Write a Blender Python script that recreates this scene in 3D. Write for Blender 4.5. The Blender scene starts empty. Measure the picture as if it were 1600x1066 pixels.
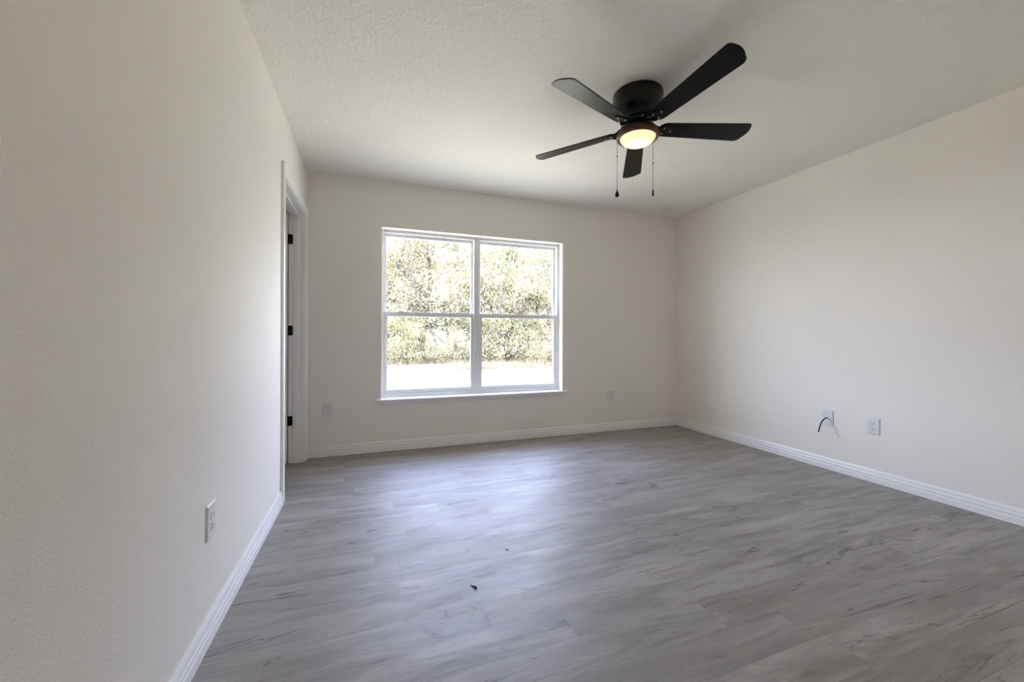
import bpy, bmesh, math, random
from mathutils import Vector, Matrix, Euler
from math import pi, sin, cos, radians

sc = bpy.context.scene
col = sc.collection

# ------------------------------------------------------------------ camera
W, H = 3.927, 2.44                 # room width, ceiling height (metres)
FRONT = -3.70                      # inner face of the front wall
CAM = Vector((0.521, -3.742, 1.0425))
YAW, ROLL, FPX = 0.3426, 0.0031, 616.17
cam_data = bpy.data.cameras.new('camera')
cam = bpy.data.objects.new('camera', cam_data)
col.objects.link(cam)
_r = Vector((cos(YAW), -sin(YAW), 0)); _f = Vector((sin(YAW), cos(YAW), 0)); _u = Vector((0, 0, 1))
_r3 = _r * cos(ROLL) + _u * sin(ROLL); _u3 = -_r * sin(ROLL) + _u * cos(ROLL)
_m = Matrix((_r3, _u3, -_f)).transposed().to_4x4()
_m.translation = CAM
cam.matrix_world = _m
cam_data.sensor_width = 36
cam_data.lens = FPX / 1600 * 36
cam_data.shift_y = -7.46 / 1600
cam_data.clip_start = 0.01
cam_data.clip_end = 300
sc.camera = cam

# ------------------------------------------------------------------ light, sky, exposure
SUN, SKY, EXPOSURE, LAMP = 22.0, 17.5, 0.31, 0.82
HALL_FILL = 10.0
sun_data = bpy.data.lights.new('sun', 'SUN')
sun_data.energy = SUN
sun_data.color = (1.0, 0.93, 0.80)
sun_data.angle = radians(0.6)
sun = bpy.data.objects.new('sun', sun_data)
col.objects.link(sun)
sun.location = (-6, -12, 18)
sun.rotation_euler = Vector((0.45, 0.38, -0.95)).to_track_quat('-Z', 'Y').to_euler()

# added fill light without a fixture, washing the hall ceiling behind the camera
hall_data = bpy.data.lights.new('hall_fill_light', 'AREA')
hall_data.shape = 'DISK'
hall_data.size = 0.35
hall_data.energy = HALL_FILL
hall_data.color = (1.0, 0.93, 0.86)
hall_fill_obj = bpy.data.objects.new('hall_fill_light', hall_data)
col.objects.link(hall_fill_obj)
hall_fill_obj.location = (2.7, -4.7, 1.75)
hall_fill_obj.rotation_euler = (pi, 0, 0)

world = bpy.data.worlds.new('sky')
sc.world = world
world.use_nodes = True
wt = world.node_tree
wt.nodes.clear()
w_out = wt.nodes.new('ShaderNodeOutputWorld')
w_bg = wt.nodes.new('ShaderNodeBackground')
w_ramp = wt.nodes.new('ShaderNodeValToRGB')
w_sep = wt.nodes.new('ShaderNodeSeparateXYZ')
w_tc = wt.nodes.new('ShaderNodeTexCoord')
wt.links.new(w_tc.outputs['Generated'], w_sep.inputs[0])
wt.links.new(w_sep.outputs['Z'], w_ramp.inputs[0])
wt.links.new(w_ramp.outputs[0], w_bg.inputs['Color'])
wt.links.new(w_bg.outputs[0], w_out.inputs[0])
w_ramp.color_ramp.elements[0].position = 0.0
w_ramp.color_ramp.elements[0].color = (0.80, 0.87, 1.0, 1)
w_ramp.color_ramp.elements[1].position = 0.7
w_ramp.color_ramp.elements[1].color = (0.47, 0.58, 1.0, 1)
w_bg.inputs['Strength'].default_value = SKY

vs = sc.view_settings
vs.view_transform = 'Standard'
vs.look = 'None'
vs.gamma = 1
vs.use_curve_mapping = False
vs.exposure = EXPOSURE
cy = sc.cycles
cy.max_bounces = 14
cy.diffuse_bounces = 9
cy.glossy_bounces = 4
cy.transmission_bounces = 8
cy.transparent_max_bounces = 16
cy.caustics_reflective = False
cy.caustics_refractive = False
cy.use_denoising = True
cy.sample_clamp_indirect = 30

# window opening (in the back wall) and door opening (in the left wall)
WX0, WX1, WZ0, WZ1 = 0.604, 2.42, 0.47, 2.026
DY0, DY1, DZ = -0.92, -0.105, 2.04
BT = 0.20                           # back wall thickness
LT = 0.115                          # partition thickness
HX0, HX1 = 0.10, 0.95               # doorway in the front wall

# ------------------------------------------------------------------ helpers
def tag(o, label=None, cat=None, group=None, kind=None):
    if label: o['label'] = label
    if cat: o['category'] = cat
    if group: o['group'] = group
    if kind: o['kind'] = kind
    return o

def link(o, parent=None):
    col.objects.link(o)
    if parent: o.parent = parent
    return o

def empty(name, loc=(0, 0, 0), rot=(0, 0, 0)):
    o = bpy.data.objects.new(name, None)
    o.empty_display_size = 0.05
    o.location = loc
    o.rotation_euler = rot
    return link(o)

def obj(name, bm, mat, parent=None, smooth=False, weld=0.0):
    if weld: bmesh.ops.remove_doubles(bm, verts=bm.verts, dist=weld)
    bmesh.ops.recalc_face_normals(bm, faces=bm.faces)
    me = bpy.data.meshes.new(name)
    bm.to_mesh(me)
    bm.free()
    if mat: me.materials.append(mat)
    if smooth:
        for p in me.polygons: p.use_smooth = True
    o = bpy.data.objects.new(name, me)
    return link(o, parent)

def bevel(o, w, seg=2, ang=30):
    m = o.modifiers.new('bevel', 'BEVEL')
    m.width = w
    m.segments = seg
    m.limit_method = 'ANGLE'
    m.angle_limit = radians(ang)
    return o

def box(bm, x0, x1, y0, y1, z0, z1):
    v = [bm.verts.new(p) for p in ((x0, y0, z0), (x1, y0, z0), (x1, y1, z0), (x0, y1, z0),
                                   (x0, y0, z1), (x1, y0, z1), (x1, y1, z1), (x0, y1, z1))]
    for f in ((3, 2, 1, 0), (4, 5, 6, 7), (0, 1, 5, 4), (1, 2, 6, 5), (2, 3, 7, 6), (3, 0, 4, 7)):
        bm.faces.new([v[i] for i in f])

def nbox(name, mat, parent, dims, bev=0.0):
    bm = bmesh.new()
    box(bm, *dims)
    o = obj(name, bm, mat, parent)
    if bev: bevel(o, bev)
    return o

def prism(bm, pts, A, B, N, up=Vector((0, 0, 1))):
    """sweep the 2-D profile pts (out along N, up) from A to B"""
    A, B, N = Vector(A), Vector(B), Vector(N)
    ra = [bm.verts.new(A + N * p[0] + up * p[1]) for p in pts]
    rb = [bm.verts.new(B + N * p[0] + up * p[1]) for p in pts]
    n = len(pts)
    for i in range(n):
        bm.faces.new((ra[i], ra[(i + 1) % n], rb[(i + 1) % n], rb[i]))
    bm.faces.new(ra)
    bm.faces.new(rb[::-1])

def lathe(bm, prof, n=48, c=(0, 0, 0)):
    c = Vector(c)
    rings = []
    for r, z in prof:
        if r < 1e-6: rings.append([bm.verts.new(c + Vector((0, 0, z)))])
        else: rings.append([bm.verts.new(c + Vector((r * cos(2 * pi * k / n), r * sin(2 * pi * k / n), z))) for k in range(n)])
    for a, b in zip(rings, rings[1:]):
        for k in range(n):
            q = [a[k % len(a)], a[(k + 1) % len(a)], b[(k + 1) % len(b)], b[k % len(b)]]
            q = list(dict.fromkeys(q))
            if len(q) > 2: bm.faces.new(q)

def tube(bm, pts, radii, n=8, cap=True):
    pts = [Vector(p) for p in pts]
    if not hasattr(radii, '__len__'): radii = [radii] * len(pts)
    rings = []
    x = None
    for i, p in enumerate(pts):
        d = (pts[min(i + 1, len(pts) - 1)] - pts[max(i - 1, 0)])
        d = d.normalized() if d.length > 1e-9 else Vector((0, 0, 1))
        if x is None:
            x = d.orthogonal().normalized()
        else:
            x = x - d * x.dot(d)
            x = x.normalized() if x.length > 1e-6 else d.orthogonal().normalized()
        y = d.cross(x)
        rings.append([bm.verts.new(p + (x * cos(2 * pi * k / n) + y * sin(2 * pi * k / n)) * radii[i]) for k in range(n)])
    for a, b in zip(rings, rings[1:]):
        for k in range(n):
            bm.faces.new((a[k], a[(k + 1) % n], b[(k + 1) % n], b[k]))
    if cap:
        bm.faces.new(rings[0][::-1])
        bm.faces.new(rings[-1])

def extrude_poly(bm, poly, t0, t1, M=Matrix()):
    """flat outline (x, y) given thickness t0..t1 along local z, transformed by M"""
    a = [bm.verts.new(M @ Vector((p[0], p[1], t0))) for p in poly]
    b = [bm.verts.new(M @ Vector((p[0], p[1], t1))) for p in poly]
    n = len(poly)
    bm.faces.new(a[::-1])
    bm.faces.new(b)
    for i in range(n):
        bm.faces.new((a[i], a[(i + 1) % n], b[(i + 1) % n], b[i]))

def round_rect(w, h, r, n=5):
    out = []
    for cx, cy_, a0 in ((w / 2 - r, h / 2 - r, 0), (-w / 2 + r, h / 2 - r, 90), (-w / 2 + r, -h / 2 + r, 180), (w / 2 - r, -h / 2 + r, 270)):
        for k in range(n + 1):
            a = radians(a0 + 90 * k / n)
            out.append((cx + r * cos(a), cy_ + r * sin(a)))
    return out

def wall_with_hole(bm, axis, c0, c1, a0, a1, z0, z1, ha0, ha1, hz0, hz1):
    """a slab between c0 and c1 along axis ('x' or 'y') with one rectangular hole"""
    A = sorted({a0, ha0, ha1, a1})
    Z = sorted({z0, hz0, hz1, z1})
    def P(c, a, z): return (c, a, z) if axis == 'x' else (a, c, z)
    vs_ = {}
    def V(c, a, z):
        k = (c, round(a, 5), round(z, 5))
        if k not in vs_: vs_[k] = bm.verts.new(P(c, a, z))
        return vs_[k]
    cells = set()
    for i in range(len(A) - 1):
        for j in range(len(Z) - 1):
            ma, mz = (A[i] + A[i + 1]) / 2, (Z[j] + Z[j + 1]) / 2
            if not (ha0 < ma < ha1 and hz0 < mz < hz1): cells.add((i, j))
    for (i, j) in cells:
        for c in (c0, c1):
            bm.faces.new((V(c, A[i], Z[j]), V(c, A[i + 1], Z[j]), V(c, A[i + 1], Z[j + 1]), V(c, A[i], Z[j + 1])))
        for di, dj, e in ((-1, 0, (0, 0, 0, 1)), (1, 0, (1, 0, 1, 1)), (0, -1, (0, 0, 1, 0)), (0, 1, (0, 1, 1, 1))):
            if (i + di, j + dj) not in cells:
                p, q = (A[i + e[0]], Z[j + e[1]]), (A[i + e[2]], Z[j + e[3]])
                bm.faces.new((V(c0, *p), V(c0, *q), V(c1, *q), V(c1, *p)))

# ------------------------------------------------------------------ materials
def mat(name, color=(0.8, 0.8, 0.8), rough=0.5, metal=0.0, spec=0.5):
    m = bpy.data.materials.new(name)
    m.use_nodes = True
    b = m.node_tree.nodes['Principled BSDF']
    b.inputs['Base Color'].default_value = (*color, 1)
    b.inputs['Roughness'].default_value = rough
    b.inputs['Metallic'].default_value = metal
    b.inputs['Specular IOR Level'].default_value = spec
    return m

def nodes(m): return m.node_tree.nodes, m.node_tree.links, m.node_tree.nodes['Principled BSDF']

def add_bump(m, layers, dist=0.002, coord='Object'):
    """layers: (scale, detail, weight, contrast_lo, contrast_hi)"""
    n, l, b = nodes(m)
    tc = n.new('ShaderNodeTexCoord')
    prev = None
    for sc_, det, wgt, lo, hi in layers:
        t = n.new('ShaderNodeTexNoise')
        t.inputs['Scale'].default_value = sc_
        t.inputs['Detail'].default_value = det
        l.new(tc.outputs[coord], t.inputs['Vector'])
        mr = n.new('ShaderNodeMapRange')
        mr.inputs['From Min'].default_value = lo
        mr.inputs['From Max'].default_value = hi
        mr.inputs['To Max'].default_value = wgt
        l.new(t.outputs[0], mr.inputs['Value'])
        if prev is None: prev = mr.outputs[0]
        else:
            a = n.new('ShaderNodeMath')
            l.new(prev, a.inputs[0])
            l.new(mr.outputs[0], a.inputs[1])
            prev = a.outputs[0]
    bp = n.new('ShaderNodeBump')
    bp.inputs['Strength'].default_value = 1.0
    bp.inputs['Distance'].default_value = dist
    l.new(prev, bp.inputs['Height'])
    l.new(bp.outputs[0], b.inputs['Normal'])
    return m

M_wall = add_bump(mat('wall_paint', (0.88, 0.845, 0.785), 0.6, spec=0.3), [(190, 2, 1.0, 0.3, 0.7), (90, 2, 0.5, 0.3, 0.7)], 0.0005)
M_ceil = add_bump(mat('ceiling_texture', (0.89, 0.86, 0.80), 0.75, spec=0.2), [(58, 4, 1.0, 0.45, 0.62), (140, 3, 0.4, 0.3, 0.7)], 0.0014)
M_trim = mat('trim_paint', (0.90, 0.89, 0.88), 0.32)
M_vinyl = mat('window_vinyl', (0.86, 0.87, 0.87), 0.35)
M_plastic = mat('white_plastic', (0.77, 0.765, 0.76), 0.40)
M_slot = mat('slot_dark', (0.02, 0.02, 0.02), 0.6)
M_screw = mat('screw_metal', (0.7, 0.7, 0.7), 0.35, 0.8)
M_black = mat('black_satin_metal', (0.006, 0.0055, 0.005), 0.34, spec=0.3)
M_hinge = mat('hinge_black', (0.006, 0.006, 0.006), 0.5, spec=0.2)
M_blade = mat('blade_black', (0.005, 0.0045, 0.004), 0.34, spec=0.22)
M_bronze = mat('dark_bronze', (0.075, 0.034, 0.022), 0.38, 0.35)
M_chain = mat('chain_metal', (0.07, 0.05, 0.04), 0.5, 0.5)
M_cable = mat('black_rubber', (0.004, 0.004, 0.006), 0.55, spec=0.2)
M_debris = mat('dry_black_scrap', (0.01, 0.009, 0.012), 0.6)
M_roof = mat('soffit_paint', (0.7, 0.7, 0.68), 0.7)
M_stucco = add_bump(mat('stucco', (0.72, 0.70, 0.66), 0.85), [(80, 3, 1, 0.3, 0.7)], 0.003)

# floor: grey vinyl planks; every plank carries its own tone and grain offset
def make_floor_mat():
    m = mat('grey_wood_vinyl', rough=0.42, spec=0.75)
    n, l, b = nodes(m)
    at = n.new('ShaderNodeAttribute'); at.attribute_name = 'plank'
    sp = n.new('ShaderNodeSeparateColor'); l.new(at.outputs['Color'], sp.inputs[0])
    tc = n.new('ShaderNodeTexCoord')
    def math(op, a, b_=None, v=None):
        q = n.new('ShaderNodeMath'); q.operation = op
        l.new(a, q.inputs[0])
        if b_ is not None: l.new(b_, q.inputs[1])
        if v is not None: q.inputs[1].default_value = v
        return q.outputs[0]
    off = n.new('ShaderNodeCombineXYZ')
    l.new(math('MULTIPLY', sp.outputs[0], v=37.0), off.inputs[0])
    l.new(math('MULTIPLY', sp.outputs[1], v=53.0), off.inputs[1])
    l.new(math('MULTIPLY', sp.outputs[2], v=29.0), off.inputs[2])
    add = n.new('ShaderNodeVectorMath'); add.operation = 'ADD'
    l.new(tc.outputs['Object'], add.inputs[0]); l.new(off.outputs[0], add.inputs[1])
    def noise(sx, sy, det, rough=0.55, dist=0.0):
        mp = n.new('ShaderNodeMapping'); mp.inputs['Scale'].default_value = (sx, sy, 1)
        l.new(add.outputs[0], mp.inputs[0])
        t = n.new('ShaderNodeTexNoise'); t.inputs['Scale'].default_value = 1.0
        t.inputs['Detail'].default_value = det; t.inputs['Roughness'].default_value = rough
        t.inputs['Distortion'].default_value = dist
        l.new(mp.outputs[0], t.inputs[0])
        return t.outputs[0]
    def ramp(v, lo, hi, a=0.0, z=1.0):
        q = n.new('ShaderNodeMapRange'); q.interpolation_type = 'SMOOTHSTEP'
        q.inputs['From Min'].default_value = lo; q.inputs['From Max'].default_value = hi
        q.inputs['To Min'].default_value = a; q.inputs['To Max'].default_value = z
        l.new(v, q.inputs['Value'])
        return q.outputs[0]
    broad = ramp(noise(1.7, 11, 4, 0.55, 0.5), 0.33, 0.67)          # broad light / dark clouds along the plank
    streak = ramp(noise(1.9, 21, 5, 0.62, 1.0), 0.55, 0.72)         # dark streaks
    def ridge(v, c, w):
        return ramp(math('ABSOLUTE', math('SUBTRACT', v, v=c)), 0.0, w, 1.0, 0.0)
    field = noise(0.85, 8.5, 4, 0.52, 0.9)                          # its contour lines give the meandering cracks
    mask = ramp(noise(1.5, 7.5, 2), 0.47, 0.60)
    crack = math('MULTIPLY', math('MAXIMUM', ridge(field, 0.50, 0.013), ridge(field, 0.62, 0.010)), mask)
    cath = math('MULTIPLY', ridge(math('FRACT', math('MULTIPLY', noise(0.9, 7, 1, 0.4, 0.4), v=16.0)), 0.5, 0.22), ramp(noise(1.2, 5, 2), 0.50, 0.62))
    knot = ramp(noise(4.6, 12, 3, 0.5, 1.8), 0.665, 0.74)           # small knots
    fine = ramp(noise(14, 300, 3, 0.7), 0.3, 0.7)                   # fine fibre
    fleck = ramp(noise(150, 420, 2, 0.7), 0.35, 0.65)
    def mix(fac, c0, c1, f=None):
        q = n.new('ShaderNodeMix'); q.data_type = 'RGBA'
        if f is not None: q.inputs[0].default_value = f
        if fac is not None: l.new(fac, q.inputs[0])
        for i, c in ((6, c0), (7, c1)):
            if isinstance(c, tuple): q.inputs[i].default_value = (*c, 1)
            else: l.new(c, q.inputs[i])
        return q.outputs[2]
    base = mix(broad, FLOOR_DARK, FLOOR_LIGHT)
    tone = ramp(sp.outputs[0], 0.0, 1.0, 0.0, 0.48)
    base = mix(tone, base, FLOOR_TONE)
    base = mix(math('MULTIPLY', fine, v=0.45), base, FLOOR_FIBRE)
    base = mix(math('MULTIPLY', fleck, v=0.22), base, (0.44, 0.42, 0.39))
    base = mix(math('MULTIPLY', cath, v=0.24), base, (0.46, 0.44, 0.41))
    base = mix(math('MULTIPLY', streak, v=0.55), base, FLOOR_STREAK)
    base = mix(math('MULTIPLY', crack, v=0.66), base, FLOOR_CRACK)
    base = mix(math('MULTIPLY', knot, v=0.60), base, FLOOR_CRACK)
    # seam between planks, from the plank's own edge coordinates
    uv = n.new('ShaderNodeUVMap'); uv.uv_map = 'edge'
    su = n.new('ShaderNodeSeparateXYZ'); l.new(uv.outputs[0], su.inputs[0])
    def edge(o, w):
        a = math('MINIMUM', o, math('SUBTRACT', n_one(), o))
        return ramp(a, 0.0, w, 1.0, 0.0)
    def n_one():
        q = n.new('ShaderNodeValue'); q.outputs[0].default_value = 1.0
        return q.outputs[0]
    seam = math('MAXIMUM', edge(su.outputs[0], 0.0016), edge(su.outputs[1], 0.012))
    base = mix(math('MULTIPLY', seam, v=0.35), base, FLOOR_CRACK)
    l.new(base, b.inputs['Base Color'])
    bp = n.new('ShaderNodeBump'); bp.inputs['Distance'].default_value = 0.0004; bp.inputs['Strength'].default_value = 0.6
    h = math('SUBTRACT', math('MULTIPLY', fine, v=0.5), seam)
    l.new(h, bp.inputs['Height']); l.new(bp.outputs[0], b.inputs['Normal'])
    rr = ramp(noise(3, 9, 3), 0.3, 0.7, 0.43, 0.53)
    l.new(rr, b.inputs['Roughness'])
    return m
FLOOR_DARK, FLOOR_LIGHT = (0.190, 0.166, 0.145), (0.395, 0.362, 0.330)
FLOOR_TONE, FLOOR_FIBRE = (0.250, 0.230, 0.208), (0.190, 0.175, 0.158)
FLOOR_STREAK, FLOOR_CRACK = (0.110, 0.096, 0.084), (0.055, 0.047, 0.041)
M_floor = make_floor_mat()

def make_glass():
    m = bpy.data.materials.new('window_glass')
    m.use_nodes = True
    n, l = m.node_tree.nodes, m.node_tree.links
    n.clear()
    o = n.new('ShaderNodeOutputMaterial'); mx = n.new('ShaderNodeMixShader')
    tr = n.new('ShaderNodeBsdfTransparent'); gl = n.new('ShaderNodeBsdfGlossy'); fr = n.new('ShaderNodeFresnel')
    tr.inputs[0].default_value = (0.95, 0.95, 0.95, 1)
    gl.inputs['Roughness'].default_value = 0.01
    # same reflectance on the way in and out of the thin pane
    ge = n.new('ShaderNodeNewGeometry'); io = n.new('ShaderNodeMapRange')
    io.inputs['To Min'].default_value = 1.45; io.inputs['To Max'].default_value = 1 / 1.45
    l.new(ge.outputs['Backfacing'], io.inputs[0]); l.new(io.outputs[0], fr.inputs[0])
    l.new(fr.outputs[0], mx.inputs[0]); l.new(tr.outputs[0], mx.inputs[1]); l.new(gl.outputs[0], mx.inputs[2])
    l.new(mx.outputs[0], o.inputs[0])
    return m
M_glass = make_glass()

def make_frosted():
    m = bpy.data.materials.new('frosted_lamp_glass')
    m.use_nodes = True
    n, l = m.node_tree.nodes, m.node_tree.links
    n.clear()
    o = n.new('ShaderNodeOutputMaterial'); mx = n.new('ShaderNodeMixShader')
    tl = n.new('ShaderNodeBsdfTranslucent'); df = n.new('ShaderNodeBsdfDiffuse')
    tl.inputs[0].default_value = (0.95, 0.86, 0.74, 1); df.inputs[0].default_value = (0.9, 0.8, 0.68, 1)
    mx.inputs[0].default_value = 0.35
    l.new(tl.outputs[0], mx.inputs[1]); l.new(df.outputs[0], mx.inputs[2]); l.new(mx.outputs[0], o.inputs[0])
    return m
M_frost = make_frosted()

def make_leaf(name):
    m = bpy.data.materials.new(name)
    m.use_nodes = True
    n, l = m.node_tree.nodes, m.node_tree.links
    n.clear()
    o = n.new('ShaderNodeOutputMaterial'); ad = n.new('ShaderNodeAddShader')
    df = n.new('ShaderNodeBsdfDiffuse'); tl = n.new('ShaderNodeBsdfTranslucent')
    at = n.new('ShaderNodeAttribute'); at.attribute_name = 'leaf'
    mu = n.new('ShaderNodeMix'); mu.data_type = 'RGBA'; mu.blend_type = 'MULTIPLY'; mu.inputs[0].default_value = 1
    l.new(at.outputs['Color'], df.inputs[0])
    l.new(at.outputs['Color'], mu.inputs[6]); mu.inputs[7].default_value = (0.6, 0.62, 0.45, 1)
    l.new(mu.outputs[2], tl.inputs[0])
    l.new(df.outputs[0], ad.inputs[0]); l.new(tl.outputs[0], ad.inputs[1]); l.new(ad.outputs[0], o.inputs[0])
    return m
M_leaf = make_leaf('leaf')

def make_varied(name, c0, c1, scale, rough=0.9, bump=0.0, detail=6):
    m = mat(name, c0, rough, spec=0.2)
    n, l, b = nodes(m)
    tc = n.new('ShaderNodeTexCoord'); t = n.new('ShaderNodeTexNoise')
    t.inputs['Scale'].default_value = scale; t.inputs['Detail'].default_value = detail
    l.new(tc.outputs['Object'], t.inputs[0])
    q = n.new('ShaderNodeMix'); q.data_type = 'RGBA'
    mr = n.new('ShaderNodeMapRange'); mr.inputs['From Min'].default_value = 0.35; mr.inputs['From Max'].default_value = 0.65
    l.new(t.outputs[0], mr.inputs[0]); l.new(mr.outputs[0], q.inputs[0])
    q.inputs[6].default_value = (*c0, 1); q.inputs[7].default_value = (*c1, 1)
    l.new(q.outputs[2], b.inputs['Base Color'])
    if bump:
        bp = n.new('ShaderNodeBump'); bp.inputs['Distance'].default_value = bump
        l.new(t.outputs[0], bp.inputs['Height']); l.new(bp.outputs[0], b.inputs['Normal'])
    return m

def make_sand():
    # sand made paler near the house to bounce light at the ceiling, darker beyond
    m = mat('pale_sand', rough=0.95, spec=0.2)
    n, l, b = nodes(m)
    tc = n.new('ShaderNodeTexCoord'); t = n.new('ShaderNodeTexNoise'); t2 = n.new('ShaderNodeTexNoise')
    t.inputs['Scale'].default_value = 0.5; t.inputs['Detail'].default_value = 4
    t2.inputs['Scale'].default_value = 2.5; t2.inputs['Detail'].default_value = 6
    l.new(tc.outputs['Object'], t.inputs[0]); l.new(tc.outputs['Object'], t2.inputs[0])
    sp = n.new('ShaderNodeSeparateXYZ'); l.new(tc.outputs['Object'], sp.inputs[0])
    ma = n.new('ShaderNodeMath'); ma.operation = 'MULTIPLY_ADD'; ma.inputs[1].default_value = 4.0
    l.new(t.outputs[0], ma.inputs[0]); l.new(sp.outputs['Y'], ma.inputs[2])
    mr = n.new('ShaderNodeMapRange'); mr.interpolation_type = 'SMOOTHSTEP'
    mr.inputs['From Min'].default_value = 6.0; mr.inputs['From Max'].default_value = 8.5
    l.new(ma.outputs[0], mr.inputs[0])
    q = n.new('ShaderNodeMix'); q.data_type = 'RGBA'
    l.new(mr.outputs[0], q.inputs[0])
    q.inputs[6].default_value = (0.63, 0.58, 0.39, 1); q.inputs[7].default_value = (0.40, 0.37, 0.265, 1)
    q2 = n.new('ShaderNodeMix'); q2.data_type = 'RGBA'; q2.blend_type = 'MULTIPLY'; q2.inputs[0].default_value = 0.25
    l.new(q.outputs[2], q2.inputs[6]); l.new(t2.outputs[1], q2.inputs[7])
    l.new(q2.outputs[2], b.inputs['Base Color'])
    bp = n.new('ShaderNodeBump'); bp.inputs['Distance'].default_value = 0.02
    l.new(t2.outputs[0], bp.inputs['Height']); l.new(bp.outputs[0], b.inputs['Normal'])
    return m
M_bark = make_varied('grey_bark', (0.055, 0.050, 0.048), (0.10, 0.094, 0.09), 6, 0.95, 0.02)
M_sand = make_sand()
M_woodfloor = make_varied('woodland_ground', (0.11, 0.08, 0.065), (0.19, 0.145, 0.12), 2.0, 0.95, 0.03)

# ------------------------------------------------------------------ the setting: room shell
bm = bmesh.new(); wall_with_hole(bm, 'y', 0.0, BT, -2.2, W + 2.0, -0.25, H + 0.12, WX0, WX1, WZ0 - 0.03, WZ1)
tag(obj('wall_back', bm, M_wall), kind='structure')
bm = bmesh.new(); wall_with_hole(bm, 'x', -LT, 0.0, FRONT, 0.0, 0.0, H, DY0 - 0.018, DY1 + 0.018, -1, DZ + 0.018)
tag(obj('wall_left', bm, M_wall), kind='structure')
bm = bmesh.new(); box(bm, W, W + LT, -5.6, 0.0, 0.0, H)
tag(obj('wall_right', bm, M_wall), kind='structure')
bm = bmesh.new(); wall_with_hole(bm, 'y', FRONT - LT, FRONT, 0.0, W, 0.0, H, HX0, HX1, -1, DZ)
tag(obj('wall_front', bm, M_wall), kind='structure')
bm = bmesh.new(); box(bm, 0.0, W, FRONT, 0.0, H, H + 0.012)
tag(obj('ceiling', bm, M_ceil), kind='structure')

# roof slab with an eave past the back wall (keeps sun and sky off the room)
bm = bmesh.new(); box(bm, -2.6, W + 2.4, -6.2, BT + 0.80, H + 0.12, H + 0.34)
tag(obj('roof', bm, M_roof), kind='structure')

# neighbouring room through the side door, and the hall behind the camera
bm = bmesh.new(); box(bm, -1.75, -LT, -1.75, 0.0, H, H + 0.012)
tag(obj('ceiling_side_room', bm, M_ceil), kind='structure')
for nm, d in (('wall_side_room_left', (-1.75 - LT, -1.75, -1.75, 0.0, 0.0, H)), ('wall_side_room_front', (-1.75, -LT, -1.75 - LT, -1.75, 0.0, H))):
    bm = bmesh.new(); box(bm, *d); tag(obj(nm, bm, M_wall), kind='structure')
bm = bmesh.new(); box(bm, -0.6, W, -5.5, FRONT - LT, H, H + 0.012)
tag(obj('ceiling_hall', bm, M_ceil), kind='structure')
for nm, d in (('wall_hall_left', (-0.6 - LT, -0.6, -5.6, FRONT - LT, 0.0, H)), ('wall_hall_front', (-0.6, W, -5.5 - LT, -5.5, 0.0, H)), ('wall_hall_back', (-0.6, 0.0, FRONT - LT, FRONT, 0.0, H))):
    bm = bmesh.new(); box(bm, *d); tag(obj(nm, bm, M_wall), kind='structure')

# floor: one mesh of planks
rnd = random.Random(11)
PW, PL, PY = 0.1405, 1.22, -0.845
joints = {0: .41, 2: .65, 3: .91, 4: 1.185, 9: .69, 10: .93, 11: 1.20, 12: .51, 13: .756, 14: .80}
bm = bmesh.new()
uvl = bm.loops.layers.uv.new('edge')
cl = bm.loops.layers.color.new('plank') if False else bm.loops.layers.float_color.new('plank')
FX0, FX1, FY0, FY1 = -1.75, W, -5.5, 0.0
k = int(math.floor((PY - FY1) / PW)) - 1
while PY - k * PW > FY0:
    y1, y0 = PY - k * PW, PY - (k + 1) * PW
    j = joints.get(k, rnd.uniform(0, PL))
    x = j - PL * 4
    while x < FX1:
        rx0, rx1, ry0, ry1 = max(x, FX0), min(x + PL, FX1), max(y0, FY0), min(y1, FY1)
        c = (rnd.random(), rnd.random(), rnd.random(), 1)
        if rx1 > rx0 and ry1 > ry0:
            f = bm.faces.new([bm.verts.new(p) for p in ((rx0, ry0, 0), (rx1, ry0, 0), (rx1, ry1, 0), (rx0, ry1, 0))])
            for lp in f.loops:
                lp[uvl].uv = ((lp.vert.co.x - x) / PL, (lp.vert.co.y - y0) / PW)
                lp[cl] = c
        x += PL
    k += 1
tag(obj('floor', bm, M_floor), kind='structure')
bm = bmesh.new(); box(bm, -2.2, W + 2.0, -6.0, 0.0, -0.25, -0.004)
tag(obj('floor_slab', bm, M_stucco), kind='structure')

# baseboards
BASE = [(0, 0), (0.013, 0), (0.013, 0.036), (0.0105, 0.040), (0.0105, 0.046), (0.0125, 0.049), (0.0125, 0.056), (0.0095, 0.062),
        (0.0085, 0.072), (0.0095, 0.076), (0.0075, 0.084), (0.0055, 0.090), (0, 0.090)]
def baseboard(name, A, B, N):
    bm = bmesh.new(); prism(bm, BASE, A, B, N)
    tag(obj(name, bm, M_trim), kind='structure')
CAS = 0.070
baseboard('baseboard_left', (0, FRONT, 0), (0, DY0 - 0.005 - CAS, 0), (1, 0, 0))
baseboard('baseboard_back', (0, 0, 0), (W, 0, 0), (0, -1, 0))
baseboard('baseboard_right', (W, 0, 0), (W, FRONT, 0), (-1, 0, 0))
baseboard('baseboard_front', (HX1 + 0.075, FRONT, 0), (W, FRONT, 0), (0, 1, 0))

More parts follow.
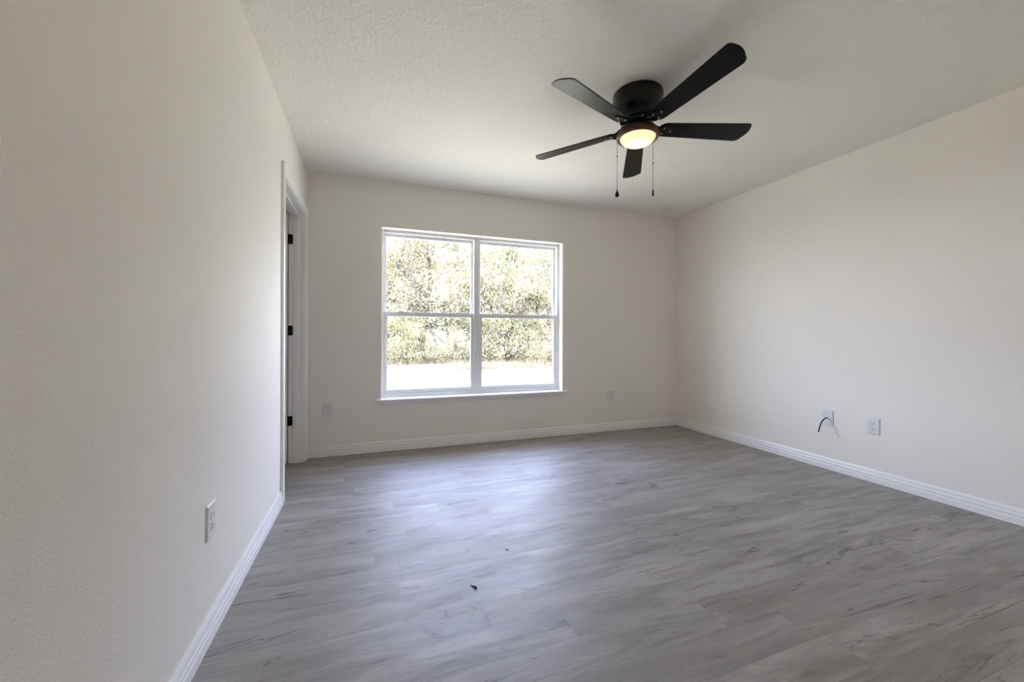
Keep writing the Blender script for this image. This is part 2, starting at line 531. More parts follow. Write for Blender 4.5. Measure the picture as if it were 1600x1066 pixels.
# door casing (moulded) and jamb on the left wall
CP = [(0, 0), (0.009, 0), (0.012, 0.006), (0.012, 0.012), (0.0095, 0.018), (0.011, 0.026), (0.014, 0.040), (0.016, 0.052), (0.017, 0.064), (0.015, CAS), (0, CAS)]
def casing(bm, side, ay0, ay1, head):
    """two legs and a head around an opening ay0..ay1 in the plane x = 0"""
    i0, i1, hz = ay0 - 0.005, ay1 + 0.005, head + 0.005
    for sgn, base in ((-1, i0), (1, i1)):
        lo = [bm.verts.new((p[0], base + sgn * p[1], 0.0)) for p in CP]
        hi = [bm.verts.new((p[0], base + sgn * p[1], hz + p[1])) for p in CP]
        n = len(CP)
        for i in range(n): bm.faces.new((lo[i], lo[(i + 1) % n], hi[(i + 1) % n], hi[i]))
        bm.faces.new(lo)
        if sgn == -1: L = hi
        else: R = hi
    for i in range(len(CP)): bm.faces.new((L[i], L[(i + 1) % len(CP)], R[(i + 1) % len(CP)], R[i]))
bm = bmesh.new(); casing(bm, 'x', DY0, DY1, DZ)
tag(obj('trim_door_casing', bm, M_trim), kind='structure')
# the leg nearest the corner is scribed to the back wall: 7 cm casing leaves a 3 cm strip of wall
bm = bmesh.new()
box(bm, -LT, 0.0, DY0 - 0.018, DY0, 0, DZ)
box(bm, -LT, 0.0, DY1, DY1 + 0.018, 0, DZ)
box(bm, -LT, 0.0, DY0 - 0.018, DY1 + 0.018, DZ, DZ + 0.018)
tag(obj('trim_door_jamb', bm, M_trim), kind='structure')
bm = bmesh.new()
box(bm, -0.080, -0.045, DY0, DY0 + 0.011, 0, DZ)
box(bm, -0.080, -0.045, DY1 - 0.011, DY1, 0, DZ)
box(bm, -0.080, -0.045, DY0 + 0.011, DY1 - 0.011, DZ - 0.011, DZ)
tag(bevel(obj('trim_door_stop', bm, M_trim), 0.002), kind='structure')

# the door itself: hung on the corner side, standing open into the next room
door = tag(empty('door_1', (-LT - 0.006, DY1 - 0.004, 0.012), (0, 0, radians(6))), kind='structure')
DWD = 0.805
bm = bmesh.new(); box(bm, -DWD, 0, -0.035, 0, 0, 2.02)
bevel(obj('slab', bm, M_trim, door), 0.002)
for pz0, pz1 in ((0.20, 0.92), (1.06, 1.88)):
    for px in (-DWD + 0.11, -0.11 - 0.26):
        bm = bmesh.new()
        box(bm, px, px + 0.26, -0.040, -0.0345, pz0, pz1)
        bevel(obj('panel', bm, M_trim, door), 0.004)
bm = bmesh.new(); lathe(bm, [(0, 0), (0.028, 0), (0.028, 0.006), (0.010, 0.010), (0.010, 0.035), (0.024, 0.045), (0.028, 0.058), (0.020, 0.070), (0, 0.072)], 24)
kb = obj('knob', bm, M_black, door, True); kb.location = (-DWD + 0.065, -0.035, 0.95); kb.rotation_euler = (radians(90), 0, 0)
for i, hz in enumerate((0.346, 1.084, 1.829)):
    bm = bmesh.new()
    poly = []
    hh, hw, r = 0.040, 0.031, 0.010
    for a in range(0, 91, 15): poly.append((hw - r + r * cos(radians(a)), hh - r + r * sin(radians(a))))
    poly += [(0, hh), (0, -hh)]
    for a in range(-90, 1, 15): poly.append((hw - r + r * cos(radians(a)), -hh + r + r * sin(radians(a))))
    M = Matrix.Translation((-LT, DY1 - 0.0012, hz)) @ Matrix.Rotation(radians(90), 4, 'X')
    extrude_poly(bm, poly, -0.001, 0.0012, M)
    tube(bm, [(-LT - 0.005, DY1 - 0.004, hz - hh), (-LT - 0.005, DY1 - 0.004, hz + hh)], 0.006, 12)
    h = obj('hinge', bm, M_hinge)
    h.parent = door
    h.matrix_parent_inverse = (Matrix.Translation(door.location) @ door.rotation_euler.to_matrix().to_4x4()).inverted()

# ------------------------------------------------------------------ window
win = tag(empty('window_1', ((WX0 + WX1) / 2, 0.0, WZ0)), kind='structure')
WI = Matrix.Translation(win.location).inverted()
def wpart(name, boxes, m=M_vinyl, parent=win, bev=0.0025):
    bm = bmesh.new()
    for b in boxes: box(bm, *b)
    o = obj(name, bm, m)
    o.data.transform(WI)
    o.parent = parent
    if bev: bevel(o, bev, 2)
    return o
FW = 0.026
XM = (WX0 + WX1) / 2
FZ0 = WZ0
wpart('window_frame', [(WX0, WX0 + FW, 0.088, 0.172, FZ0, WZ1), (WX1 - FW, WX1, 0.088, 0.172, FZ0, WZ1),
                       (WX0 + FW, WX1 - FW, 0.088, 0.172, WZ1 - FW, WZ1), (WX0 + FW, WX1 - FW, 0.088, 0.172, FZ0, FZ0 + 0.034)])
wpart('mullion', [(XM - 0.029, XM + 0.029, 0.086, 0.172, FZ0 + 0.034, WZ1 - FW)])
ZM0, ZM1 = 1.228, 1.268
for a0, a1 in ((WX0 + FW, XM - 0.029), (XM + 0.029, WX1 - FW)):
    zt = WZ1 - FW
    us = wpart('upper_sash', [(a0, a0 + 0.022, 0.136, 0.160, ZM0, zt), (a1 - 0.022, a1, 0.136, 0.160, ZM0, zt),
                              (a0 + 0.022, a1 - 0.022, 0.136, 0.160, zt - 0.026, zt), (a0 + 0.022, a1 - 0.022, 0.136, 0.160, ZM0, ZM0 + 0.034)])
    wpart('glass_pane', [(a0 + 0.020, a1 - 0.020, 0.147, 0.150, ZM0 + 0.03, zt - 0.024)], M_glass, us, 0)
    zb = FZ0 + 0.034
    ls = wpart('lower_sash', [(a0, a0 + 0.030, 0.098, 0.128, zb, ZM1), (a1 - 0.030, a1, 0.098, 0.128, zb, ZM1),
                              (a0 + 0.030, a1 - 0.030, 0.098, 0.128, zb, zb + 0.036), (a0 + 0.030, a1 - 0.030, 0.098, 0.128, ZM0 - 0.002, ZM1)])
    wpart('glass_pane', [(a0 + 0.028, a1 - 0.028, 0.112, 0.115, zb + 0.034, ZM0)], M_glass, ls, 0)
    for q in (a0 + 0.15, a1 - 0.15):
        wpart('sash_lock', [(q - 0.030, q + 0.030, 0.100, 0.128, ZM1 - 0.001, ZM1 + 0.007), (q - 0.011, q + 0.011, 0.104, 0.126, ZM1 + 0.006, ZM1 + 0.013)], M_vinyl, ls, 0.002)
# stool and apron
bm = bmesh.new()
box(bm, WX0, WX1, 0.0, 0.090, WZ0 - 0.020, WZ0)
prism(bm, [(0, -0.020), (0.030, -0.020), (0.034, -0.016), (0.034, -0.004), (0.030, 0), (0, 0)], (WX0 - 0.036, 0, WZ0), (WX1 + 0.052, 0, WZ0), (0, -1, 0))
o = obj('window_stool', bm, M_trim); o.data.transform(WI); o.parent = win
bm = bmesh.new()
AP = [(0, 0), (0.018, 0), (0.018, -0.006), (0.013, -0.014), (0.012, -0.022), (0.008, -0.028), (0.004, -0.030), (0, -0.030)]
A, B, N, U = Vector((WX0 - 0.022, 0, WZ0 - 0.020)), Vector((WX1 + 0.030, 0, WZ0 - 0.020)), Vector((0, -1, 0)), Vector((0, 0, 1))
ra = [bm.verts.new(A + Vector((-p[1] * 0.45, 0, 0)) + N * p[0] + U * p[1]) for p in AP]
rb = [bm.verts.new(B - Vector((-p[1] * 0.45, 0, 0)) + N * p[0] + U * p[1]) for p in AP]
for i in range(len(AP)): bm.faces.new((ra[i], ra[(i + 1) % len(AP)], rb[(i + 1) % len(AP)], rb[i]))
bm.faces.new(ra); bm.faces.new(rb[::-1])
o = obj('window_apron', bm, M_trim); o.data.transform(WI); o.parent = win

# sampling portal for the daylight in the window opening (emits nothing itself)
pl = bpy.data.lights.new('window_portal', 'AREA')
pl.shape = 'RECTANGLE'; pl.size = WX1 - WX0; pl.size_y = WZ1 - WZ0
pl.cycles.is_portal = True
po = bpy.data.objects.new('window_portal', pl); col.objects.link(po)
po.location = (XM, BT - 0.005, (WZ0 + WZ1) / 2)
po.rotation_euler = Vector((0, -1, 0)).to_track_quat('-Z', 'Y').to_euler()

# ------------------------------------------------------------------ ceiling fan
FC = Vector((1.970, -1.834, H))
fan = tag(empty('ceiling_fan', FC), 'black five-blade hugger ceiling fan with a lit frosted bowl lamp', 'ceiling fan')
bm = bmesh.new()
lathe(bm, [(0, 0), (0.139, 0), (0.141, -0.004), (0.141, -0.026), (0.136, -0.030), (0.136, -0.052), (0.132, -0.058), (0.130, -0.086),
           (0.122, -0.098), (0.104, -0.112), (0.092, -0.124), (0.088, -0.134), (0.088, -0.146), (0, -0.146)], 64)
obj('motor_housing', bm, M_black, fan, True).modifiers.new('e', 'EDGE_SPLIT').split_angle = radians(40)
bm = bmesh.new()
lathe(bm, [(0, -0.146), (0.074, -0.146), (0.078, -0.150), (0.078, -0.168), (0.070, -0.172), (0.058, -0.174), (0.056, -0.190), (0, -0.190)], 48)
obj('rotor_hub', bm, M_black, fan, True).modifiers.new('e', 'EDGE_SPLIT').split_angle = radians(40)
for i in range(6):
    bm = bmesh.new(); a = radians(60 * i + 12)
    c = Vector((0.079 * cos(a), 0.079 * sin(a), -0.159))
    bmesh.ops.create_uvsphere(bm, u_segments=8, v_segments=6, radius=0.0042, matrix=Matrix.Translation(c))
    obj('hub_screw', bm, M_screw, fan, True)

R0, R1 = 0.118, 0.664
def blade_outline():
    """flat outline of one blade: rounded root, slightly flared sides, gently bowed tip with rounded corners"""
    w0, w1 = 0.050, 0.067
    out = []
    for a in range(0, 181, 12):
        t = radians(90 + a)
        out.append((R0 + 0.046 + 0.046 * cos(t), w0 * sin(t)))
    def corner(cx, cy_, r, a0, a1, n=7):
        for k in range(n + 1):
            a = radians(a0 + (a1 - a0) * k / n)
            out.append((cx + r * cos(a), cy_ + r * sin(a)))
    ra, rb = 0.020, 0.034
    corner(R1 - 0.008 - ra, -w1 + ra, ra, -90, -12)
    for k in range(1, 8):
        u = k / 8
        y = (-w1 + ra * 0.8) * (1 - u) + (w1 - rb * 0.8) * u
        out.append((R1 - 0.008 * (1 - u) - 0.016 * u + 0.012 * 4 * u * (1 - u), y))
    corner(R1 - 0.016 - rb, w1 - rb, rb, 12, 90)
    return out
PHASE = radians(-87.6)
PITCH = radians(-13.5)
BZ = -0.197
TILT = Matrix.Rotation(radians(-1.7), 4, 'X')
blade_me = iron_me = screw_me = None
for i in range(5):
    a = PHASE + i * 2 * pi / 5
    Mz = Matrix.Rotation(a, 4, 'Z')
    if blade_me is None:
        bm = bmesh.new()
        extrude_poly(bm, blade_outline(), 0.0, 0.006, Matrix.Rotation(PITCH, 4, 'X'))
        b = obj('blade', bm, M_blade, fan); bevel(b, 0.0015, 2, 50); blade_me = b.data
        bm = bmesh.new()
        P = Matrix.Rotation(PITCH, 4, 'X')
        # flared three-lobed plate under the blade root and a curved arm up to the hub
        plate = []
        for q in range(0, 360, 10):
            t = radians(q); rr = 0.034 + 0.007 * cos(3 * t)
            plate.append((0.168 + rr * 1.15 * cos(t), rr * sin(t)))
        extrude_poly(bm, plate, -0.005, -0.0005, P)
        for s in (-1, 1):
            arm = [(0.066, s * 0.010, 0.032), (0.084, s * 0.020, 0.022), (0.102, s * 0.028, 0.004), (0.124, s * 0.026, -0.005), (0.150, s * 0.012, -0.005)]
            pts = []
            for u in range(len(arm) - 1):
                for v in range(4):
                    pts.append(Vector(arm[u]).lerp(Vector(arm[u + 1]), v / 4))
            pts.append(Vector(arm[-1]))
            tube(bm, pts, 0.0062, 8)
        box(bm, 0.062, 0.090, -0.016, 0.016, 0.022, 0.036)
        ir = obj('blade_bracket', bm, M_black, b, True); ir.modifiers.new('e', 'EDGE_SPLIT').split_angle = radians(40); iron_me = ir.data
        first = [b, ir]
        for sx, sy in ((0.150, 0.020), (0.150, -0.020), (0.192, 0.0)):
            bm = bmesh.new()
            bmesh.ops.create_uvsphere(bm, u_segments=8, v_segments=6, radius=0.005, matrix=P @ Matrix.Translation((sx, sy, -0.006)))
            first.append(obj('bracket_screw', bm, M_screw, b, True))
    else:
        b = first[0].copy(); col.objects.link(b); b.parent = fan
        for ch in first[1:]:
            c = ch.copy(); col.objects.link(c); c.parent = b
    b.matrix_basis = Matrix.Translation((0, 0, BZ)) @ TILT @ Mz

# lamp: bronze dish, frosted bowl, bulb
bm = bmesh.new()
lathe(bm, [(0.050, -0.186), (0.072, -0.188), (0.092, -0.198), (0.110, -0.214), (0.119, -0.230), (0.120, -0.242), (0.116, -0.250), (0.108, -0.252),
           (0.100, -0.250), (0.097, -0.244), (0.104, -0.232), (0.094, -0.214), (0.070, -0.200), (0.050, -0.196)], 64)
obj('lamp_dish', bm, M_bronze, fan, True)
bm = bmesh.new()
gp = []
for q in range(0, 91, 6):
    t = radians(q); gp.append((0.098 * cos(t), -0.246 - 0.046 * sin(t)))
lathe(bm, [(0.098, -0.240)] + gp, 64)
obj('lamp_bowl', bm, M_frost, fan, True)
ld = bpy.data.lights.new('lamp_bulb', 'POINT')
ld.energy = LAMP; ld.color = (1.0, 0.60, 0.36); ld.shadow_soft_size = 0.022
lo = bpy.data.objects.new('lamp_bulb', ld); col.objects.link(lo); lo.parent = fan; lo.location = (0, 0, -0.254)

def pull_chain(dx, dy, z0, z1, bead, knob):
    bm = bmesh.new()
    tube(bm, [(dx, dy, z0), (dx, dy, z1)], 0.0011, 6)
    n = int((z0 - z1) / 0.006)
    for i in range(n):
        bmesh.ops.create_icosphere(bm, subdivisions=1, radius=0.0017, matrix=Matrix.Translation((dx, dy, z0 - i * 0.006)))
    bmesh.ops.create_uvsphere(bm, u_segments=8, v_segments=6, radius=0.0042, matrix=Matrix.Translation((dx, dy, bead)))
    # short feed from the dish
    tube(bm, [(dx * 0.55, dy * 0.55, -0.188), (dx * 0.9, dy * 0.9, -0.190), (dx, dy, z0)], 0.0011, 6)
    ch = obj('pull_chain', bm, M_chain, fan, True)
    bm = bmesh.new()
    lathe(bm, knob, 20, (dx, dy, z1))
    obj('chain_pull', bm, M_black, ch, True)
pull_chain(-0.100, 0.056, -0.20, -0.540, -0.345, [(0, 0.004), (0.0025, 0.002), (0.003, -0.006), (0.007, -0.016), (0.0115, -0.027), (0.012, -0.034), (0.008, -0.041), (0, -0.044)])
pull_chain(0.134, 0.030, -0.20, -0.520, -0.360, [(0, 0.006), (0.003, 0.004), (0.003, -0.006), (0.0048, -0.008), (0.0048, -0.034), (0.003, -0.037), (0, -0.037)])

# ------------------------------------------------------------------ smoke detector
sd = tag(empty('smoke_detector', (3.545, -0.262, H)), 'small round white smoke detector on the ceiling near the far right corner', 'smoke detector')
bm = bmesh.new(); lathe(bm, [(0, 0), (0.066, 0), (0.066, -0.008), (0.062, -0.011), (0.056, -0.011)], 40)
obj('base_ring', bm, M_plastic, sd, True).modifiers.new('e', 'EDGE_SPLIT').split_angle = radians(35)
bm = bmesh.new(); lathe(bm, [(0.055, -0.009), (0.057, -0.020), (0.054, -0.030), (0.040, -0.037), (0.016, -0.039), (0, -0.039)], 40)
obj('cover', bm, M_plastic, sd, True)
bm = bmesh.new(); lathe(bm, [(0, -0.0385), (0.010, -0.0385), (0.010, -0.042), (0.008, -0.0435), (0, -0.0435)], 20)
obj('test_button', bm, M_plastic, sd, True)

# ------------------------------------------------------------------ wall plates
PLW, PLH, PLT = 0.080, 0.122, 0.0065
def plate_mesh(bm):
    o_ = round_rect(PLW, PLH, 0.004, 3); i_ = round_rect(PLW - 0.010, PLH - 0.010, 0.003, 3)
    n = len(o_)
    a = [bm.verts.new((p[0], 0.0, p[1])) for p in o_]
    b = [bm.verts.new((p[0], -0.003, p[1])) for p in o_]
    c = [bm.verts.new((p[0], -PLT, p[1])) for p in i_]
    for r0, r1 in ((a, b), (b, c)):
        for i in range(n): bm.faces.new((r0[i], r0[(i + 1) % n], r1[(i + 1) % n], r1[i]))
    bm.faces.new(c); bm.faces.new(a[::-1])
RX = Matrix.Rotation(radians(90), 4, 'X')            # local outline (x, y) -> (x, z), thickness towards -y
def make_outlet():
    root = empty('wall_outlet')
    bm = bmesh.new(); plate_mesh(bm); obj('cover_plate', bm, M_plastic, root)
    for s in (-1, 1):
        bm = bmesh.new()
        pts = []
        for t in range(0, 360, 12):
            x = 0.0172 * cos(radians(t)); z = 0.0172 * sin(radians(t))
            pts.append((x, max(-0.0135, min(0.0135, z))))
        extrude_poly(bm, pts, 0, PLT + 0.0022, Matrix.Translation((0, 0, s * 0.0195)) @ RX)
        rc = obj('receptacle', bm, M_plastic, root); bevel(rc, 0.0008, 1, 50)
        for sx, hw, hh, dz in ((-0.0063, 0.0011, 0.0045, 0.003), (0.0063, 0.0011, 0.0038, 0.003)):
            bm = bmesh.new(); box(bm, sx - hw, sx + hw, -PLT - 0.0026, -PLT, s * 0.0195 + dz - hh, s * 0.0195 + dz + hh)
            obj('slot', bm, M_slot, rc)
        bm = bmesh.new()
        extrude_poly(bm, [(0.0026 * cos(radians(t)), 0.0026 * sin(radians(t))) for t in range(0, 360, 30)], PLT, PLT + 0.0026, Matrix.Translation((0, 0, s * 0.0195 - 0.0075)) @ RX)
        obj('ground_hole', bm, M_slot, rc)
    bm = bmesh.new()
    extrude_poly(bm, [(0.003 * cos(radians(t)), 0.003 * sin(radians(t))) for t in range(0, 360, 24)], PLT - 0.001, PLT + 0.0012, RX)
    obj('cover_screw', bm, M_plastic, root)
    return root
def copy_tree(o, parent=None):
    c = o.copy(); col.objects.link(c); c.parent = parent
    for ch in o.children: copy_tree(ch, c)
    return c
out0 = make_outlet()
spots = [((0.0, -2.1155, 0.406), 90, 'white duplex outlet on the left wall in the foreground'),
         ((0.168, 0.0, 0.406), 0, 'white duplex outlet on the window wall between the door corner and the window'),
         ((3.018, 0.0, 0.390), 0, 'white duplex outlet on the window wall to the right of the window'),
         ((W, -1.943, 0.404), -90, 'white duplex outlet on the right wall beside the plate with the black cable')]
for i, (loc, rz, lab) in enumerate(spots):
    o = out0 if i == 0 else copy_tree(out0)
    o.location = loc; o.rotation_euler = (0, 0, radians(rz))
    tag(o, lab, 'outlet', 'duplex outlets on the walls')
cp = tag(empty('cable_plate', (W, -1.6435, 0.406), (0, 0, radians(-90))), 'white cover plate on the right wall with a black cable coming out of it', 'wall plate')
bm = bmesh.new(); plate_mesh(bm); obj('cover_plate', bm, M_plastic, cp)
bm = bmesh.new()
extrude_poly(bm, [(0.0085 * cos(radians(t)), 0.0085 * sin(radians(t))) for t in range(0, 360, 20)], PLT - 0.001, PLT + 0.003, RX)
bevel(obj('bushing', bm, M_plastic, cp), 0.0012)
for s in (-1, 1):
    bm = bmesh.new()
    extrude_poly(bm, [(0.003 * cos(radians(t)), 0.003 * sin(radians(t))) for t in range(0, 360, 24)], PLT - 0.001, PLT + 0.0012, Matrix.Translation((0, 0, s * 0.042)) @ RX)
    obj('cover_screw', bm, M_plastic, cp)
# the cable hangs out into the room
c0 = Vector((W - 0.0075, -1.6435, 0.406)); c3 = Vector((W - 0.090, -1.631, 0.297))
c1 = c0 + Vector((-0.050, 0.006, -0.004)); c2 = c3 + Vector((0.012, -0.003, 0.060))
bm = bmesh.new()
pts = []
for i in range(25):
    t = i / 24
    pts.append(c0 * (1 - t) ** 3 + c1 * 3 * t * (1 - t) ** 2 + c2 * 3 * t * t * (1 - t) + c3 * t ** 3)
tube(bm, pts, 0.0042, 12)
tag(obj('cable', bm, M_cable, None, True), 'short black cable hanging out of the wall plate on the right wall', 'cable')

# ------------------------------------------------------------------ scraps on the floor
def scrap(name, loc, pts, radii, label):
    bm = bmesh.new()
    tube(bm, pts, radii, 8)
    o = obj(name, bm, M_debris, None, True)
    o.location = loc
    tag(o, label, 'debris', None)
scrap('debris_scrap', (0.925, -2.153, 0.0), [(-0.010, 0.022, 0.0022), (-0.004, 0.010, 0.003), (0.003, 0.002, 0.0045), (0.006, -0.006, 0.0045), (0.006, -0.012, 0.003)],
      [0.0012, 0.002, 0.0036, 0.0044, 0.0022], 'small black curled scrap lying on the grey plank floor, larger and nearer one')
scrap('debris_scrap', (1.146, -1.926, 0.0), [(-0.006, 0.008, 0.0018), (0.000, 0.006, 0.002), (0.004, 0.000, 0.0022), (0.004, -0.008, 0.0018)],
      [0.001, 0.0016, 0.002, 0.001], 'tiny dark scrap lying on the plank floor, smaller and farther from the camera')

# ------------------------------------------------------------------ outdoors
GZ = -0.25
bm = bmesh.new()
v = [bm.verts.new(p) for p in ((-60, -14, GZ), (70, -14, GZ), (70, 11.6, GZ), (-60, 11.6, GZ))]
bm.faces.new(v)
tag(obj('ground_sand', bm, M_sand), kind='structure')
# woodland floor: rolling, starting at an irregular edge
rnd = random.Random(5)
bm = bmesh.new()
nx, ny = 90, 14
grid = []
for j in range(ny + 1):
    row = []
    for i in range(nx + 1):
        x = -30 + 75 * i / nx
        y = 11.2 + 34 * (j / ny) ** 1.6
        if j == 0: y += 0.35 * sin(x * 0.9) + 0.25 * sin(x * 2.3 + 1)
        z = GZ - 0.02 if j == 0 else GZ + 0.03 + 0.10 * rnd.random() + 0.05 * min(j, 4)
        row.append(bm.verts.new((x, y, z)))
    grid.append(row)
for j in range(ny):
    for i in range(nx):
        bm.faces.new((grid[j][i], grid[j][i + 1], grid[j + 1][i + 1], grid[j + 1][i]))
tag(obj('ground_woodland', bm, M_woodfloor, None, True), kind='structure')

def leaves(bm, layer, centre, n, spread, size, rng, pal, flat=0.0):
    for _ in range(n):
        p = centre + Vector((rng.gauss(0, spread), rng.gauss(0, spread), rng.gauss(0, spread * 0.7)))
        e = Euler((rng.uniform(0, 6.28), rng.uniform(0, 6.28), rng.uniform(0, 6.28)))
        Mx = Matrix.Translation(p) @ e.to_matrix().to_4x4()
        s = size * rng.uniform(0.6, 1.3)
        q = [bm.verts.new(Mx @ Vector(c)) for c in ((-s, 0, 0), (-s * 0.1, -s * 0.42, s * 0.12), (s, 0, 0), (-s * 0.1, s * 0.42, s * 0.12))]
        c = rng.choice(pal); k = rng.uniform(0.75, 1.25)
        cc = (c[0] * k, c[1] * k, c[2] * k, 1)
        for f in (bm.faces.new((q[0], q[1], q[2])), bm.faces.new((q[0], q[2], q[3]))):
            for lp in f.loops: lp[layer] = cc

OAK = [(0.191, 0.1724, 0.1093), (0.2362, 0.2071, 0.1416), (0.17, 0.1565, 0.0998), (0.2593, 0.2219, 0.1627), (0.1988, 0.1617, 0.1198)]
GREEN = [(0.1609, 0.1603, 0.0915), (0.205, 0.197, 0.1164), (0.1396, 0.1375, 0.0838), (0.2283, 0.212, 0.1374)]
DARK = [(0.0963, 0.096, 0.0696), (0.1203, 0.1177, 0.0883), (0.1436, 0.1356, 0.1067)]
RUST = [(0.2329, 0.1446, 0.1113), (0.2142, 0.1576, 0.1218), (0.2562, 0.1837, 0.148)]

def plant(seed, height, trunk_r, first, spread, pal, nleaf, lsize, cluster, name='leafy_tree', branches=11, lean=0.06):
    """returns (trunk mesh, foliage mesh)"""
    rng = random.Random(seed)
    bt = bmesh.new(); bl = bmesh.new()
    layer = bl.loops.layers.float_color.new('leaf')
    pts, rad = [], []
    p = Vector((0, 0, 0)); d = Vector((rng.uniform(-lean, lean), rng.uniform(-lean, lean), 1)).normalized()
    N = 12
    for i in range(N + 1):
        pts.append(p.copy()); rad.append(trunk_r * (1 - 0.85 * i / N))
        d = (d + Vector((rng.gauss(0, 0.09), rng.gauss(0, 0.09), 0.05))).normalized()
        p = p + d * height * 0.9 / N
    tube(bt, pts, rad, 8)
    tips = []
    def grow(start, dirv, length, r, depth):
        q = start.copy(); dv = dirv.normalized(); ps, rs = [q.copy()], [r]
        n = 5
        for i in range(n):
            dv = (dv + Vector((rng.gauss(0, 0.22), rng.gauss(0, 0.22), rng.gauss(0.05, 0.16)))).normalized()
            q = q + dv * length / n
            ps.append(q.copy()); rs.append(max(0.004, r * (1 - 0.8 * (i + 1) / n)))
            if depth > 0 and i >= 1:
                side = (dv + Vector((rng.gauss(0, 0.8), rng.gauss(0, 0.8), rng.gauss(0.1, 0.5)))).normalized()
                grow(q, side, length * rng.uniform(0.4, 0.62), rs[-1] * 0.75, depth - 1)
            if depth == 0 or i >= n - 2: tips.append(q.copy())
        tube(bt, ps, rs, 5 if depth else 4, False)
    for i in range(branches):
        t = first + (1 - first) * (i + rng.random()) / branches
        idx = min(N - 1, int(t * N)); base = pts[idx].lerp(pts[idx + 1], t * N - idx)
        a = i * 2.4 + rng.uniform(-0.5, 0.5)
        dirv = Vector((cos(a), sin(a), rng.uniform(0.15, 0.75)))
        grow(base, dirv, spread * rng.uniform(0.7, 1.1) * (1.15 - 0.55 * t), rad[idx] * 0.55, 1)
    per = max(1, int(nleaf / max(1, len(tips))))
    for t in tips: leaves(bl, layer, t, per, cluster, lsize, rng, pal)
    def fin(b, nm, m):
        me = bpy.data.meshes.new(nm); b.to_mesh(me); b.free(); me.materials.append(m); return me
    return fin(bt, 'trunk', M_bark), fin(bl, 'foliage', M_leaf)

def place(name, meshes, loc, rz, s, label, cat, group=None):
    r = empty(name, loc, (0, 0, rz)); r.scale = (s, s, s)
    for nm, me in zip(('trunk', 'foliage'), meshes):
        if nm == 'trunk' and cat == 'shrub': nm = 'stem'
        o = bpy.data.objects.new(nm, me); link(o, r)
    return tag(r, label, cat, group)

oak_a = plant(1, 6.6, 0.15, 0.12, 3.0, OAK, 15000, 0.062, 0.25, branches=15)
oak_b = plant(2, 6.9, 0.13, 0.12, 2.8, OAK, 15000, 0.062, 0.25, branches=15)
oak_c = plant(3, 5.8, 0.11, 0.10, 2.5, GREEN, 13000, 0.060, 0.23, branches=14)
dark_a = plant(4, 7.6, 0.20, 0.30, 3.4, DARK, 14000, 0.060, 0.26, branches=14)
sap_a = plant(5, 6.0, 0.050, 0.35, 1.5, OAK, 2600, 0.045, 0.20, branches=8, lean=0.03)
shrub_a = plant(6, 2.1, 0.030, 0.05, 1.1, GREEN, 3600, 0.042, 0.16, branches=10, lean=0.3)
shrub_b = plant(7, 1.5, 0.025, 0.05, 0.9, OAK, 3000, 0.040, 0.15, branches=9, lean=0.3)
rust_a = plant(8, 5.0, 0.055, 0.30, 1.7, RUST, 2600, 0.045, 0.20, branches=9)

rnd = random.Random(21)
GT = 'trees of the wood beyond the yard'
trees = [(oak_b, 0.9, 14.9), (oak_c, 6.9, 14.6), (oak_a, 2.6, 14.0), (oak_c, 5.4, 13.4), (oak_b, 8.6, 14.4), (oak_c, -0.8, 13.6), (oak_a, 11.8, 14.8), (oak_b, 4.3, 17.0), (oak_a, 7.4, 18.0),
         (oak_c, 1.0, 17.6), (oak_b, 10.8, 18.6), (oak_a, -3.4, 15.4), (oak_b, 14.6, 16.8), (oak_a, 5.8, 22.0), (oak_b, 9.6, 23.0), (oak_c, 13.4, 22.0), (oak_b, 1.6, 22.5), (oak_a, 17.4, 20.0), (oak_c, -6.4, 16.0), (oak_b, -2.2, 20.0)]
for i, (me, x, y) in enumerate(trees):
    place('leafy_tree', me, (x, y, GZ), rnd.uniform(0, 6.28), rnd.uniform(0.9, 1.12), 'sunlit pale green leafy tree in the wood seen through the window', 'tree', GT)
place('dark_tree', dark_a, (7.2, 15.6, GZ), 1.0, 1.0, 'darker grey green tree rising behind the wood in the upper right pane', 'tree')
place('rust_tree', rust_a, (7.7, 13.2, GZ), 0.5, 0.95, 'slender tree with rust red leaves in the right half of the window', 'tree')
place('young_tree', sap_a, (1.76, 12.6, GZ), 2.0, 1.0, 'thin straight young tree with a bare stem in the left half of the window', 'tree')
for i, (x, y, rz) in enumerate(((4.75, 12.0, 0.3), (6.45, 12.3, 1.9), (7.15, 11.9, 3.1), (3.3, 12.5, 4.4))):
    place('young_tree', sap_a, (x, y, GZ), rz, 1.05, 'slender grey stemmed young tree at the front edge of the wood', 'tree', 'slender trees at the edge of the wood')
GS = 'shrubs along the edge of the wood'
sx = -4.0
while sx < 15:
    y = rnd.uniform(11.9, 12.9)
    place('leafy_shrub', (shrub_a, shrub_b)[rnd.random() < 0.5], (sx, y, GZ), rnd.uniform(0, 6.28), rnd.uniform(0.8, 1.25), 'low bushy shrub at the foot of the trees seen through the window', 'shrub', GS)
    sx += rnd.uniform(0.40, 0.75)

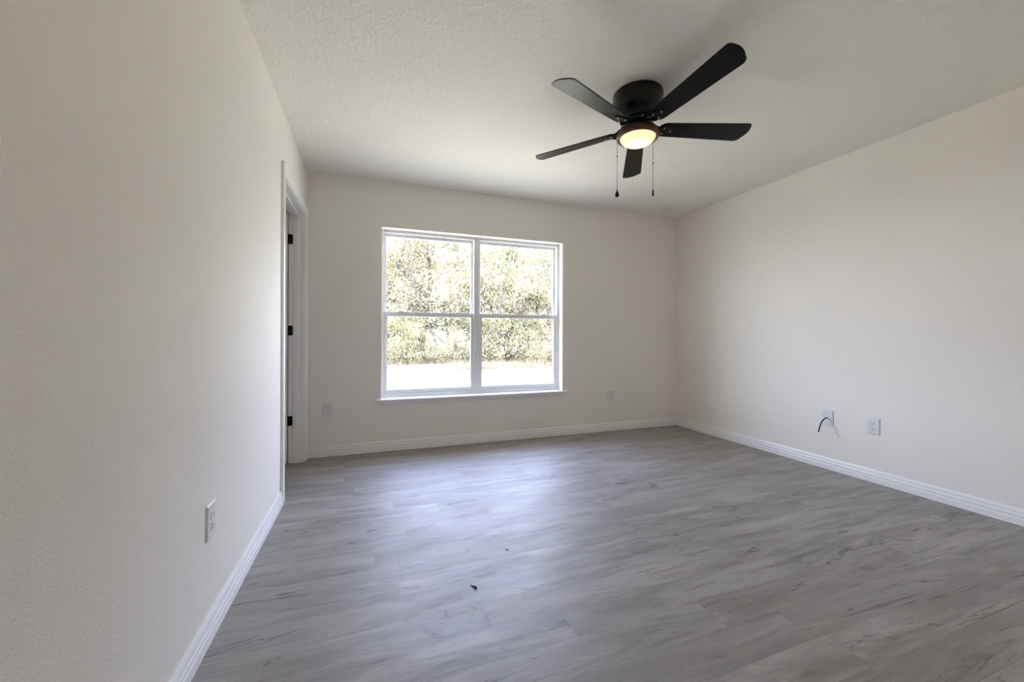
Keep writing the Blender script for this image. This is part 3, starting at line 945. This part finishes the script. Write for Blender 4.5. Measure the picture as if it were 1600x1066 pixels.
# leaf litter along the edge, grass tufts and a weed in the yard
bm = bmesh.new(); layer = bm.loops.layers.float_color.new('leaf')
rng = random.Random(9)
for _ in range(5200):
    x = rng.uniform(-8, 18); y = 11.35 + 0.35 * sin(x * 0.9) + 0.25 * sin(x * 2.3 + 1) + abs(rng.gauss(0, 0.55))
    leaves(bm, layer, Vector((x, y, GZ + 0.05 + rng.random() * 0.10)), 1, 0.01, 0.05, rng, RUST)
tag(obj('leaf_litter', bm, M_leaf), 'band of rusty fallen leaves along the edge of the wood', 'leaf litter', kind='stuff')
def tuft(bm, layer, c, n, h, rng, pal, r=0.12):
    for _ in range(n):
        b = c + Vector((rng.gauss(0, r), rng.gauss(0, r), 0))
        tip = b + Vector((rng.gauss(0, h * 0.4), rng.gauss(0, h * 0.4), h * rng.uniform(0.6, 1.1)))
        s = Vector((rng.gauss(0, 1), rng.gauss(0, 1), 0)).normalized() * 0.010
        q = [bm.verts.new(b - s), bm.verts.new(b + s), bm.verts.new(tip)]
        f = bm.faces.new(q); cc = rng.choice(pal)
        for lp in f.loops: lp[layer] = (*cc, 1)
bm = bmesh.new(); layer = bm.loops.layers.float_color.new('leaf')
for _ in range(260):
    x = rng.uniform(-3.0, 1.75); y = rng.uniform(6.0, 8.4)
    tuft(bm, layer, Vector((x, y, GZ)), 22, 0.10, rng, GREEN)
tag(obj('grass_patch', bm, M_leaf), 'thin patch of green grass on the pale sand at the lower left of the window', 'grass', kind='stuff')
bm = bmesh.new(); layer = bm.loops.layers.float_color.new('leaf')
for _ in range(1100):
    x = rng.uniform(-5, 15); y = 11.55 + 0.35 * sin(x * 0.9) + 0.25 * sin(x * 2.3 + 1) + abs(rng.gauss(0, 0.55))
    tuft(bm, layer, Vector((x, y, GZ)), 16, rng.uniform(0.12, 0.42), rng, OAK + RUST[:1], 0.14)
tag(obj('undergrowth', bm, M_leaf), 'dry grass and weeds growing along the edge of the wood', 'undergrowth', kind='stuff')
bm = bmesh.new(); layer = bm.loops.layers.float_color.new('leaf')
tuft(bm, layer, Vector((4.73, 6.94, GZ)), 16, 0.22, rng, DARK, 0.03)
tag(obj('weed', bm, M_leaf), 'single small weed standing in the pale sand, right half of the window', 'weed')
